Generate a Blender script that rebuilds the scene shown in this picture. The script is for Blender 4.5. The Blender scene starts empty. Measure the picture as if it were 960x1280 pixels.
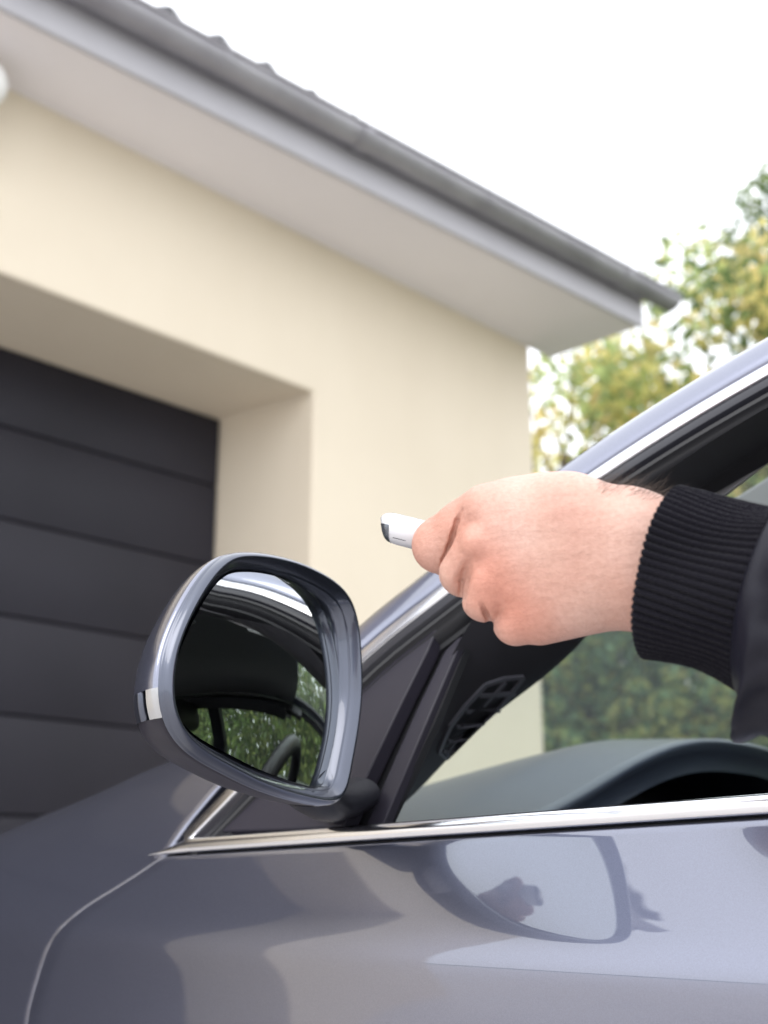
import bpy, bmesh, math, random
import numpy as np
from mathutils import Vector, Matrix
R = math.radians
random.seed(7); rng = np.random.default_rng(7)
scene = bpy.context.scene
C = scene.collection

# ------------------------------------------------------------------ camera
CAM = np.array([0.0, 0.0, 0.9]); HEAD = R(46.2); PITCH = R(16.9); FPX = 1516.0
FW = np.array([math.sin(HEAD)*math.cos(PITCH), math.cos(HEAD)*math.cos(PITCH), math.sin(PITCH)])
RT = np.array([math.cos(HEAD), -math.sin(HEAD), 0.0]); UP = np.cross(RT, FW)
cd = bpy.data.cameras.new('camera'); cam = bpy.data.objects.new('camera', cd); C.objects.link(cam)
cd.sensor_fit = 'VERTICAL'; cd.sensor_height = 36; cd.lens = FPX/1280*36
cd.clip_start = 0.02; cd.clip_end = 500
cam.location = CAM
cam.rotation_euler = Matrix(((RT[0], UP[0], -FW[0]), (RT[1], UP[1], -FW[1]), (RT[2], UP[2], -FW[2]))).to_euler()
cd.dof.use_dof = True; cd.dof.focus_distance = 0.655; cd.dof.aperture_fstop = 8.0
scene.camera = cam

# ------------------------------------------------------------------ sky, sun, exposure (bright overcast)
w = bpy.data.worlds.new('World'); scene.world = w; w.use_nodes = True
nt = w.node_tree; bg = nt.nodes['Background']
sky = nt.nodes.new('ShaderNodeTexSky'); sky.sky_type = 'NISHITA'; sky.sun_disc = False
SUN_EL, SUN_AZ = 50, 258           # azimuth measured clockwise from +Y
sky.sun_elevation = R(SUN_EL); sky.sun_rotation = R(SUN_AZ)
sky.air_density = 1.0; sky.dust_density = 4.0; sky.ozone_density = 1.0
hs = nt.nodes.new('ShaderNodeHueSaturation'); hs.inputs['Saturation'].default_value = 0.18; hs.inputs['Value'].default_value = 1.0
cl = nt.nodes.new('ShaderNodeMix'); cl.data_type = 'RGBA'; cl.inputs['Factor'].default_value = .955      # closed, even cloud deck over the clear sky
cl.inputs['B'].default_value = (4.5, 4.62, 4.85, 1)
nt.links.new(sky.outputs[0], hs.inputs['Color']); nt.links.new(hs.outputs[0], cl.inputs['A']); nt.links.new(cl.outputs['Result'], bg.inputs[0])
bg.inputs[1].default_value = 0.15
sd = bpy.data.lights.new('sun', 'SUN'); sd.energy = 0.5; sd.angle = R(40); sd.color = (1, .95, .88)
so = bpy.data.objects.new('sun', sd); C.objects.link(so)
sv = Vector((math.sin(R(SUN_AZ))*math.cos(R(SUN_EL)), math.cos(R(SUN_AZ))*math.cos(R(SUN_EL)), math.sin(R(SUN_EL))))
so.rotation_euler = sv.to_track_quat('Z', 'Y').to_euler(); so.location = (0, -3, 8)
vs = scene.view_settings; vs.view_transform = 'Standard'; vs.look = 'None'; vs.gamma = 1; vs.exposure = 1.72
vs.use_curve_mapping = False
scene.cycles.use_denoising = True
scene.cycles.max_bounces = 8; scene.cycles.transparent_max_bounces = 12

# ------------------------------------------------------------------ survey helpers (pixel of the 960x1280 photo -> world point on a plane)
def ray(x, y): return FW + RT*(x-480)/FPX - UP*(y-640)/FPX
def hit(x, y, n, p):
    d = ray(x, y); n = np.array(n, float)
    return CAM + d*(np.dot(np.array(p, float)-CAM, n)/np.dot(d, n))
def atX(x, y, c): return hit(x, y, (1, 0, 0), (c, 0, 0))
def atY(x, y, c): return hit(x, y, (0, 1, 0), (0, c, 0))
def atD(x, y, d): return CAM + ray(x, y)*d
WN = (1, 0, -.5)                                   # the side-window plane leans inward
def atW(x, y, off=0.0): return hit(x, y, WN, (.59+off, 0, .94))

# ------------------------------------------------------------------ materials
def mat(name, col, rough=.5, metal=0, spec=.5, coat=0, coat_rough=.03, **kw):
    m = bpy.data.materials.new(name); m.use_nodes = True
    b = m.node_tree.nodes['Principled BSDF']
    b.inputs['Base Color'].default_value = (*col, 1); b.inputs['Roughness'].default_value = rough
    b.inputs['Metallic'].default_value = metal; b.inputs['Specular IOR Level'].default_value = spec
    b.inputs['Coat Weight'].default_value = coat; b.inputs['Coat Roughness'].default_value = coat_rough
    for k, v in kw.items(): b.inputs[k.replace('_', ' ')].default_value = v
    return m
def N(m, t): return m.node_tree.nodes.new(t)
def L(m, a, b): m.node_tree.links.new(a, b)
def P(m): return m.node_tree.nodes['Principled BSDF']
def coords(m, scale=(1, 1, 1)):
    tc = N(m, 'ShaderNodeTexCoord'); mp = N(m, 'ShaderNodeMapping'); mp.inputs['Scale'].default_value = scale
    L(m, tc.outputs['Object'], mp.inputs[0]); return mp.outputs[0]
def noise(m, scale, detail=4, vec=None, rough=.5):
    n = N(m, 'ShaderNodeTexNoise'); n.inputs['Scale'].default_value = scale; n.inputs['Detail'].default_value = detail
    n.inputs['Roughness'].default_value = rough
    if vec is None: vec = coords(m)
    L(m, vec, n.inputs['Vector']); return n.outputs['Fac']
def ramp(m, fac, stops):
    r = N(m, 'ShaderNodeValToRGB'); e = r.color_ramp.elements
    while len(e) < len(stops): e.new(.5)
    for el, (p, c) in zip(e, stops): el.position = p; el.color = (*c, 1)
    L(m, fac, r.inputs[0]); return r.outputs[0]
def vary(m, scale, a, b, detail=4, vec=None):
    o = ramp(m, noise(m, scale, detail, vec), [(.3, a), (.7, b)]); L(m, o, P(m).inputs['Base Color']); return o
def bump(m, h, strength=.2, dist=.002, prev=None):
    b = N(m, 'ShaderNodeBump'); b.inputs['Strength'].default_value = strength; b.inputs['Distance'].default_value = dist
    L(m, h, b.inputs['Height'])
    if prev is not None: L(m, prev, b.inputs['Normal'])
    L(m, b.outputs[0], P(m).inputs['Normal']); return b.outputs[0]
def rough_var(m, scale, a, b):
    mr = N(m, 'ShaderNodeMapRange'); L(m, noise(m, scale, 5), mr.inputs[0])
    mr.inputs[3].default_value = a; mr.inputs[4].default_value = b; L(m, mr.outputs[0], P(m).inputs['Roughness'])

M = {}
M['paint'] = mat('car_paint', (.28, .285, .33), .28, .84, .5, 1.0, .010, Coat_IOR=1.95)
_m = M['paint']; vor = N(_m, 'ShaderNodeTexVoronoi'); vor.inputs['Scale'].default_value = 2600; L(_m, coords(_m), vor.inputs['Vector'])
L(_m, ramp(_m, vor.outputs['Color'], [(0, (.128, .137, .195)), (1, (.158, .170, .240))]), P(_m).inputs['Base Color'])
M['chrome'] = mat('chrome', (.70, .70, .73), .16, 1); rough_var(M['chrome'], 60, .13, .22)
M['bezel'] = mat('bezel_silver', (.072, .081, .112), .30, .88, .5, .9, .03)
M['gloss_black'] = mat('gloss_black', (.016, .016, .022), .30, 0, .35)
M['plastic'] = mat('dark_plastic', (.012, .012, .017), .45, 0, .22); bump(M['plastic'], noise(M['plastic'], 1800, 2), .15, .0004)
M['sail'] = mat('sail_plastic', (.022, .020, .029), .42, 0, .25); bump(M['sail'], noise(M['sail'], 1500, 2), .12, .0004)
M['rubber'] = mat('rubber', (.010, .010, .013), .55)
M['inner'] = mat('interior_trim', (.030, .029, .036), .6); bump(M['inner'], noise(M['inner'], 900, 3), .2, .0006)
M['vent'] = mat('vent_plastic', (.10, .10, .12), .45, 0, .5)
M['liner_light'] = mat('light_trim', (.22, .22, .235), .6)
M['liner'] = mat('headliner_cloth', (.16, .16, .17), .9)
M['dash'] = mat('dashboard_skin', (.045, .058, .088), .33, 0, .75); bump(M['dash'], noise(M['dash'], 1400, 4), .35, .0005)
M['leather'] = mat('seat_leather', (.03, .03, .033), .45); bump(M['leather'], noise(M['leather'], 300, 4), .2, .001)
M['mirror'] = mat('mirror_silver', (.86, .89, .88), .0, 1)
M['signal'] = mat('signal_lens', (.36, .36, .37), .22, .5, .5, 1, .02)
M['tyre'] = mat('tyre_rubber', (.02, .02, .02), .7); M['rim'] = mat('wheel_alloy', (.5, .5, .52), .3, 1)
M['white'] = mat('white_plastic', (.60, .60, .63), .25, 0, .5, .6, .05)
M['tip'] = mat('infrared_window', (.10, .11, .13), .12, .5, .5, .6)
# window glass: thin sheet, Fresnel reflection over tinted transmission
def glass(name, tint, veil=.02):
    m = bpy.data.materials.new(name); m.use_nodes = True; n = m.node_tree.nodes; n.clear()
    out = n.new('ShaderNodeOutputMaterial'); mx = n.new('ShaderNodeMixShader'); tr = n.new('ShaderNodeBsdfTransparent')
    gl = n.new('ShaderNodeBsdfGlossy'); fr = n.new('ShaderNodeFresnel'); ge = n.new('ShaderNodeNewGeometry'); mr = n.new('ShaderNodeMapRange'); mr.inputs[3].default_value = 1.5; mr.inputs[4].default_value = 1/1.5; L(m, ge.outputs['Backfacing'], mr.inputs[0]); L(m, mr.outputs[0], fr.inputs[0])
    tr.inputs[0].default_value = (*tint, 1); gl.inputs['Roughness'].default_value = .0
    fm = n.new('ShaderNodeMixShader'); fm.inputs[0].default_value = veil; df = n.new('ShaderNodeBsdfTranslucent'); df.inputs[0].default_value = (.75, .8, .82, 1); L(m, tr.outputs[0], fm.inputs[1]); L(m, df.outputs[0], fm.inputs[2])  # faint dust veil, mixed in to imitate reflected haze on the glass
    L(m, fr.outputs[0], mx.inputs[0]); L(m, fm.outputs[0], mx.inputs[1]); L(m, gl.outputs[0], mx.inputs[2]); L(m, mx.outputs[0], out.inputs[0])
    return m
M['glass'] = glass('windscreen_glass', (.82, .90, .86), .04); M['sideglass'] = glass('side_glass', (.72, .80, .74))
# building
M['plaster'] = mat('cream_render', (.70, .61, .475), .9)
_m = M['plaster']; vary(_m, 1.3, (.725, .635, .505), (.77, .68, .545), 6); bump(_m, noise(_m, 160, 6), .25, .003)
st = ramp(_m, noise(_m, 1.0, 6, coords(_m, (5, 5, .5)), .6), [(.35, (.985, .983, .978)), (.62, (1, 1, 1))])
mm_ = N(_m, 'ShaderNodeMix'); mm_.data_type = 'RGBA'; mm_.blend_type = 'MULTIPLY'; mm_.inputs['Factor'].default_value = 1
L(_m, P(_m).inputs['Base Color'].links[0].from_socket, mm_.inputs['A']); L(_m, st, mm_.inputs['B']); L(_m, mm_.outputs['Result'], P(_m).inputs['Base Color'])
M['soffit'] = mat('white_soffit', (.72, .70, .72), .6); vary(M['soffit'], 2, (.80, .765, .79), (.84, .805, .825))
M['zinc'] = mat('zinc_gutter', (.36, .37, .38), .34, .45); vary(M['zinc'], 6, (.30, .29, .315), (.40, .39, .415), 6); rough_var(M['zinc'], 12, .38, .55)
M['fascia'] = mat('fascia_paint', (.50, .49, .54), .5); vary(M['fascia'], 3, (.41, .40, .425), (.45, .44, .465))
M['tile'] = mat('roof_tile', (.12, .12, .13), .75); vary(M['tile'], 9, (.09, .09, .10), (.17, .17, .18))
M['gpanel'] = mat('anthracite_panel', (.038, .037, .046), .55, 0, .3)
_m = M['gpanel']; v = coords(_m, (2, 2, 60)); vary(_m, 2.0, (.0155, .0145, .021), (.021, .0195, .028), 5); bump(_m, noise(_m, 6, 6, v), .12, .002)
M['drive'] = mat('driveway', (.30, .29, .28), .85); vary(M['drive'], 3, (.52, .495, .475), (.61, .585, .565), 8)
M['lawn'] = mat('lawn', (.06, .10, .03), .9); vary(M['lawn'], 8, (.04, .08, .02), (.09, .13, .04), 8)
M['bark'] = mat('bark', (.10, .08, .06), .9); bump(M['bark'], noise(M['bark'], 20, 6), .6, .02)
M['lampwhite'] = mat('opal_glass', (.85, .84, .82), .2)
def leafmat(name):
    m = bpy.data.materials.new(name); m.use_nodes = True; b = P(m); b.inputs['Roughness'].default_value = .5
    at = N(m, 'ShaderNodeAttribute'); at.attribute_name = 'leaf_colour'
    tl = N(m, 'ShaderNodeBsdfTranslucent'); mx = N(m, 'ShaderNodeMixShader'); mx.inputs[0].default_value = .68
    L(m, at.outputs['Color'], b.inputs['Base Color']); L(m, at.outputs['Color'], tl.inputs[0])
    L(m, b.outputs[0], mx.inputs[1]); L(m, tl.outputs[0], mx.inputs[2])
    L(m, mx.outputs[0], m.node_tree.nodes['Material Output'].inputs[0]); return m
M['leaf'] = leafmat('leaf')
# skin
M['skin'] = mat('skin', (.62, .36, .27), .42, 0, .4)
_m = M['skin']; b = P(_m); b.inputs['Subsurface Weight'].default_value = .05; b.inputs['Subsurface Radius'].default_value = (.010, .004, .0022)
b.inputs['Subsurface Scale'].default_value = .6
c1 = ramp(_m, noise(_m, 26, 4), [(.28, (.585, .395, .335)), (.52, (.535, .33, .268)), (.78, (.465, .25, .197))])
at = N(_m, 'ShaderNodeAttribute'); at.attribute_name = 'blush'
mixc = N(_m, 'ShaderNodeMix'); mixc.data_type = 'RGBA'; L(_m, at.outputs['Fac'], mixc.inputs['Factor'])
L(_m, c1, mixc.inputs['A']); mixc.inputs['B'].default_value = (.50, .19, .13, 1)
fine = ramp(_m, noise(_m, 420, 4, None, .7), [(.28, (.86, .82, .80)), (.66, (1, 1, 1))])
mul = N(_m, 'ShaderNodeMix'); mul.data_type = 'RGBA'; mul.blend_type = 'MULTIPLY'; mul.inputs['Factor'].default_value = 1
L(_m, mixc.outputs['Result'], mul.inputs['A']); L(_m, fine, mul.inputs['B']); L(_m, mul.outputs['Result'], b.inputs['Base Color'])
vv = N(_m, 'ShaderNodeTexVoronoi'); vv.feature = 'DISTANCE_TO_EDGE'; vv.inputs['Scale'].default_value = 620; L(_m, coords(_m, (1, 1, 1.3)), vv.inputs['Vector'])
b1 = bump(_m, noise(_m, 260, 6, None, .65), .5, .0009); b1 = bump(_m, vv.outputs['Distance'], .35, .0005, b1); bump(_m, noise(_m, 60, 3, coords(_m, (1, 1, 3.5))), .35, .002, b1)
rough_var(_m, 200, .42, .62)
M['knit'] = mat('rib_knit', (.0052, .0048, .0082), .95, 0, .1, Sheen_Weight=.06, Sheen_Roughness=.5)
_m = M['knit']; wv = N(_m, 'ShaderNodeTexVoronoi'); wv.inputs['Scale'].default_value = 900; L(_m, coords(_m), wv.inputs['Vector'])
bump(_m, wv.outputs['Distance'], .6, .0008)
M['nylon'] = mat('jacket_nylon', (.0032, .0032, .009), .45, 0, .26); bump(M['nylon'], noise(M['nylon'], 1200, 2), .25, .0005)
M['hair'] = mat('arm_hair', (.05, .03, .02), .5)

# ------------------------------------------------------------------ mesh helpers
def empty(name, loc=(0, 0, 0)):
    o = bpy.data.objects.new(name, None); o.location = loc; o.empty_display_size = .1; C.objects.link(o); return o
def tag(o, label=None, cat=None, group=None, kind=None):
    for k, v in (('label', label), ('category', cat), ('group', group), ('kind', kind)):
        if v: o[k] = v
    return o
def adopt(o, parent):
    if parent is not None:
        o.parent = parent; bpy.context.view_layer.update(); o.matrix_parent_inverse = parent.matrix_world.inverted()
def mesh(name, verts, faces, m, parent=None, smooth=True):
    me = bpy.data.meshes.new(name); me.from_pydata([tuple(map(float, v)) for v in verts], [], [tuple(int(i) for i in f) for f in faces])
    me.materials.append(M[m] if isinstance(m, str) else m)
    if smooth: me.shade_smooth()
    me.update(); o = bpy.data.objects.new(name, me); C.objects.link(o)
    if parent is not None: o.parent = parent
    return o
def fix_normals(o):
    bm = bmesh.new(); bm.from_mesh(o.data); bmesh.ops.recalc_face_normals(bm, faces=bm.faces); bm.to_mesh(o.data); bm.free(); return o
def autosmooth(o, ang=35):
    o.data.set_sharp_from_angle(angle=R(ang)); return o
def grid(rows, closed_u=False, closed_v=False):
    nr, nc = len(rows), len(rows[0]); V = [p for r in rows for p in r]; F = []
    for i in range(nr if closed_v else nr-1):
        for j in range(nc if closed_u else nc-1):
            a = i*nc+j; b2 = i*nc+(j+1) % nc; i2 = (i+1) % nr
            F.append((a, b2, i2*nc+(j+1) % nc, i2*nc+j))
    return V, F
def box(name, lo, hi, m, parent=None, bev=0.0):
    x0, y0, z0 = lo; x1, y1, z1 = hi
    V = [(x0,y0,z0),(x1,y0,z0),(x1,y1,z0),(x0,y1,z0),(x0,y0,z1),(x1,y0,z1),(x1,y1,z1),(x0,y1,z1)]
    F = [(0,3,2,1),(4,5,6,7),(0,1,5,4),(1,2,6,5),(2,3,7,6),(3,0,4,7)]
    o = mesh(name, V, F, m, parent, False)
    if bev:
        b = o.modifiers.new('bevel', 'BEVEL'); b.width = bev; b.segments = 2; b.limit_method = 'ANGLE'
    return o
def cr(pts, n, closed=False):
    """Catmull-Rom resample"""
    P_ = np.array(pts, float); k = len(P_)
    seg = k if closed else k-1; out = []
    for t in np.linspace(0, seg, n, endpoint=not closed):
        i = min(int(t), seg-1); u = t-i
        if closed: a, b2, c, d = (P_[(i+j) % k] for j in (-1, 0, 1, 2))
        else: a, b2, c, d = P_[max(i-1, 0)], P_[i], P_[min(i+1, k-1)], P_[min(i+2, k-1)]
        out.append(.5*((2*b2)+(c-a)*u+(2*a-5*b2+4*c-d)*u*u+(3*b2-a-3*c+d)*u**3))
    return np.array(out)
def even(pts, n, closed=False):
    q = cr(pts, n*8, closed); qq = np.vstack([q, q[:1]]) if closed else q
    s = np.concatenate([[0], np.cumsum(np.linalg.norm(np.diff(qq, axis=0), axis=1))])
    t = np.linspace(0, s[-1], n, endpoint=not closed)
    return np.stack([np.interp(t, s, qq[:, k]) for k in range(q.shape[1])], 1)
def nrm(v): v = np.asarray(v, float); return v/np.linalg.norm(v)
def sweep(name, path, profile, nvec, m, parent=None, closed=False, sharp=None, cap=False, taper=None):
    """profile: list of (b, n) offsets; frame: t along path, n ~ nvec, b = t x n"""
    path = np.asarray(path); rows = []
    for i, p in enumerate(path):
        t = nrm(path[min(i+1, len(path)-1)]-path[max(i-1, 0)])
        nv = nvec(i) if callable(nvec) else np.array(nvec, float)
        b = nrm(np.cross(t, nv)); n_ = np.cross(b, t)
        tp = taper(i) if taper else 1.0
        rows.append([p+b*q[0]*tp+n_*q[1] for q in profile])
    V, F = grid(rows, closed_u=closed)
    if cap:
        k = len(profile); F.append(tuple(range(k))[::-1]); F.append(tuple(range(len(V)-k, len(V))))
    o = mesh(name, V, F, m, parent); fix_normals(o)
    if sharp: autosmooth(o, sharp)
    return o
def tube(name, path, rad, m, parent=None, seg=12, cap=True):
    path = np.asarray(path, float); rows = []
    ref = np.array([0, 0, 1.]);
    for i, p in enumerate(path):
        t = nrm(path[min(i+1, len(path)-1)]-path[max(i-1, 0)])
        r_ = ref if abs(t @ ref) < .95 else np.array([1., 0, 0])
        a = nrm(np.cross(t, r_)); b = np.cross(t, a); rr = rad[i] if hasattr(rad, '__len__') else rad
        rows.append([p+rr*(a*math.cos(q)+b*math.sin(q)) for q in np.linspace(0, 2*math.pi, seg, endpoint=False)])
    V, F = grid(rows, closed_u=True)
    if cap: F.append(tuple(range(seg))[::-1]); F.append(tuple(range(len(V)-seg, len(V))))
    return fix_normals(mesh(name, V, F, m, parent))
def poly_plate(name, pts, n, thick, m, parent=None, bev=0.0):
    n = nrm(n); k = len(pts); V = [np.array(p) for p in pts]+[np.array(p)-n*thick for p in pts]
    F = [tuple(range(k)), tuple(range(2*k-1, k-1, -1))]+[(i, (i+1) % k+0, (i+1) % k+k, i+k) for i in range(k)]
    o = fix_normals(mesh(name, V, F, m, parent, False))
    if bev:
        b = o.modifiers.new('bevel', 'BEVEL'); b.width = bev; b.segments = 3; b.limit_method = 'ANGLE'; o.data.shade_smooth(); autosmooth(o, 40)
    return o
def nets(fn, lo, hi, h):
    """naive surface nets of a vectorised distance function"""
    ax = [np.arange(lo[k], hi[k]+h, h) for k in range(3)]
    K = 4; axc = [a[::K] for a in ax]; dc = fn(np.stack(np.meshgrid(*axc, indexing='ij'), -1).astype(np.float32))
    d = dc
    for k in range(3): d = np.repeat(d, K, k)
    d = d[:len(ax[0]), :len(ax[1]), :len(ax[2])].copy(); near = np.abs(d) < K*h*2.2; ii = np.nonzero(near)       # refine only near the surface
    d[near] = fn(np.stack([ax[k][ii[k]] for k in range(3)], -1).astype(np.float32))
    s = d < 0; sh = np.array(d.shape)-1
    acc = np.zeros((*sh, 3), np.float32); cnt = np.zeros(sh, np.float32)
    crn = [(i, j, k) for i in (0, 1) for j in (0, 1) for k in (0, 1)]
    sl = lambda c: tuple(slice(c[k], c[k]+sh[k]) for k in range(3))
    for a in crn:
        for k in range(3):
            if a[k] == 0:
                b = list(a); b[k] = 1; da, db = d[sl(a)], d[sl(b)]; x = (da < 0) != (db < 0)
                t = np.where(x, da/np.where(x, da-db, 1), 0)
                p = np.array(a, np.float32); acc += np.where(x[..., None], p, 0)
                acc[..., k] += np.where(x, t, 0); cnt += x
    act = cnt > 0; idx = -np.ones(sh, np.int64); idx[act] = np.arange(act.sum())
    cell = np.argwhere(act); V = (cell+acc[act]/cnt[act][:, None])*h+np.array(lo)
    F = []
    for k in range(3):
        u, v = (k+1) % 3, (k+2) % 3
        A = [slice(1, -1)]*3; A[k] = slice(0, -1); B = [slice(1, -1)]*3; B[k] = slice(1, None)
        sa, sb = s[tuple(A)], s[tuple(B)]
        for sign in (True, False):
            e = np.argwhere((sa == sign) & (sb != sign)); off = np.ones(3, int); off[k] = 0; e = e+off
            def cellid(du, dv):
                q = e.copy(); q[:, u] -= du; q[:, v] -= dv; return idx[q[:, 0], q[:, 1], q[:, 2]]
            quad = np.stack([cellid(0, 0), cellid(1, 0), cellid(1, 1), cellid(0, 1)], 1)
            F.append(quad if sign else quad[:, ::-1])
    return V, np.vstack(F)
def rcone(p, a, b, ra, rb, k=1.0):
    ra, rb = ra*k, rb*k
    a = np.asarray(a, np.float32); b = np.asarray(b, np.float32); ba = b-a; t = np.clip(((p-a) @ ba)/(ba @ ba), 0, 1)
    return np.linalg.norm(p-a-t[..., None]*ba, axis=-1)-(ra+(rb-ra)*t)
def smin(a, b, k): h = np.clip(.5+.5*(b-a)/k, 0, 1); return b+(a-b)*h-k*h*(1-h)
def smax(a, b, k): return -smin(-a, -b, k)

# ================================================================== THE SETTING
g = mesh('ground', [(-150,-150,0),(150,-150,0),(150,150,0),(-150,150,0)], [(0,1,2,3)], 'lawn', None, False); tag(g, kind='structure')
g = mesh('driveway', [(-45,-30,.004),(4.3,-30,.004),(4.3,3.6,.004),(-45,3.6,.004)], [(0,1,2,3)], 'drive', None, False); tag(g, kind='structure')

g = mesh('added_paving', [(-45,3.6,.004),(-2.4,3.6,.004),(-2.4,60,.004),(-45,60,.004)], [(0,1,2,3)], 'drive', None, False); tag(g, kind='structure')  # unseen pale paving, added to brighten the horizon reflected in the door

# ------------------------------------------------------------------ garage
garage = empty('garage', (1.3, 3, 0))
tag(garage, 'cream rendered garage with white boxed eaves and a dark sectional door', 'garage')
def gadd(o, p=garage): adopt(o, p); return o
WX0, WX1, WY, WZ = -2.25, 4.075, 3.0, 3.30
OX0, OX1, OZ, DY = -1.5, 2.765, 2.591, 3.465          # opening, lintel height, door plane
IX0, IX1 = -1.44, 2.705
V = [(WX0,WY,0),(OX0,WY,0),(OX0,WY,OZ),(OX1,WY,OZ),(OX1,WY,0),(WX1,WY,0),(WX1,WY,WZ),(OX1,WY,WZ),(OX0,WY,WZ),(WX0,WY,WZ),   # 0-9 front
     (IX0,DY+.09,0),(IX0,DY+.09,OZ+.004),(IX1,DY+.09,OZ+.004),(IX1,DY+.09,0),                                                   # 10-13 reveal
     (WX0,8.6,0),(WX0,8.6,WZ),(WX1,8.6,0),(WX1,8.6,WZ)]
F = [(0,1,2,8,9),(2,3,7,8),(3,4,5,6,7),(1,10,11,2),(2,11,12,3),(3,12,13,4),(5,16,17,6),(0,9,15,14),(16,14,15,17)]
wall = mesh('wall', V, F, 'plaster', None, False); gadd(wall)
bv = wall.modifiers.new('bevel', 'BEVEL'); bv.width = .012; bv.segments = 3; bv.limit_method = 'ANGLE'
# sectional door, one board per section
gdoor = mesh('garage_door', [(IX0,DY+.06,0),(IX1,DY+.06,0),(IX1,DY+.06,OZ),(IX0,DY+.06,OZ)], [(0,1,2,3)], 'rubber', None, False); gadd(gdoor)
joints = [.02, .16, .47, .78, 1.09, 1.393, 1.702, 2.012, 2.322, 2.594]
for a, b_ in zip(joints[:-1], joints[1:]):
    z0, z1 = a+.0025, b_-.0025; zc = (z0+z1)/2
    prof = [(0, .03), (.0, .006), (.004, .001), (.010, -.002)]
    pts = [(z0, .035), (z0, .006), (z0+.0025, .0015), (z0+.006, .0002), (zc, 0), (z1-.006, .0002), (z1-.0025, .0015), (z1, .006), (z1, .035)]
    rows = [[(x, DY+dy, z) for z, dy in pts] for x in (IX0+.004, IX1-.004)]
    V, F = grid(rows); o = fix_normals(mesh('panel', V, F, 'gpanel', None)); autosmooth(o, 40)
    o.parent = gdoor; o.matrix_parent_inverse = gdoor.matrix_world.inverted()
# boxed eaves
EX0, EX1, EZ = -2.6, 4.232, 3.198
def eaveY(x): return 2.50+.0605*(4.216-x)
V = []; 
for x in (EX0, EX1):
    V += [(x, eaveY(x)+.02, EZ), (x, WY+.0, EZ), (x, WY, EZ+.03), (x, eaveY(x)+.02, EZ+.03)]
F = [(0,1,5,4),(1,2,6,5),(2,3,7,6),(3,0,4,7),(0,3,2,1),(4,5,6,7)]
o = mesh('soffit', V, F, 'soffit', None, False); gadd(o); fix_normals(o)
V = []
for x in (EX0, EX1):
    V += [(x, eaveY(x), EZ-.012), (x, eaveY(x)+.018, EZ-.012), (x, eaveY(x)+.018, 3.40), (x, eaveY(x), 3.40)]
o = mesh('fascia', V, F, 'fascia', None, False); gadd(o); fix_normals(o)
o.modifiers.new('bevel', 'BEVEL').width = .004
box_o = mesh('eave_end', [(EX1, eaveY(EX1)+.02, EZ), (EX1, WY+.02, EZ), (EX1, WY+.02, EZ+.36), (EX1, eaveY(EX1)+.02, EZ+.2)], [(0,1,2,3)], 'soffit', None, False); gadd(box_o)
# half-round gutter with sleeves, brackets and stop end
def gpt(x, dz=0): return np.array([x, eaveY(x)-.058, 3.340+dz])
ang = np.linspace(0, math.pi, 15)
ro, ri = .053, .048
prof = [(-ro*math.cos(a), -ro*math.sin(a)) for a in ang]+[(ri*math.cos(a), -ri*math.sin(a)) for a in ang]
bead = [(-ro-.004+.007*math.cos(a), .003+.007*math.sin(a)) for a in np.linspace(0, 2*math.pi, 9)[:-1]]
xs = np.linspace(EX0-.05, 4.36, 30)
gut = sweep('gutter', [gpt(x) for x in xs], prof, (0, 0, 1), 'zinc', None, True, 50, True); gadd(gut)
o = sweep('bead', [gpt(x) for x in xs], [(-q[0], q[1]) for q in bead] if False else bead, (0, 0, 1), 'zinc', None, True, None, True); o.parent = gut; o.matrix_parent_inverse = gut.matrix_world.inverted()
o2 = sweep('bead', [gpt(x) for x in xs], [(-q[0], q[1]) for q in bead], (0, 0, 1), 'zinc', None, True, None, True); o2.parent = gut; o2.matrix_parent_inverse = gut.matrix_world.inverted()
for xj in (.6, 2.535, 4.0):
    pr = [(q[0]*1.06, q[1]*1.06) for q in prof[:15]]+[(q[0]*1.11, q[1]*1.11) for q in prof[:15][::-1]]
    o = sweep('joint_sleeve', [gpt(xj-.022), gpt(xj+.022)], pr, (0, 0, 1), 'zinc', None, True, 50, True); o.parent = gut; o.matrix_parent_inverse = gut.matrix_world.inverted()
for xj in (-2.2, -1.4, -.2, 1.35, 1.95, 3.15, 3.62):
    pr = [(q[0]*1.02, q[1]*1.02) for q in prof[:15]]+[(q[0]*1.06, q[1]*1.06) for q in prof[:15][::-1]]
    o = sweep('bracket', [gpt(xj-.012), gpt(xj+.012)], pr, (0, 0, 1), 'zinc', None, True, 50, True); o.parent = gut; o.matrix_parent_inverse = gut.matrix_world.inverted()
ec = [gpt(4.36)+np.array([.002, q[0], q[1]]) for q in prof[:15]]
o = poly_plate('stop_end', [np.array([4.363, p[1], p[2]]) for p in ec], (1, 0, 0), .004, 'zinc'); o.parent = gut; o.matrix_parent_inverse = gut.matrix_world.inverted()
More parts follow.
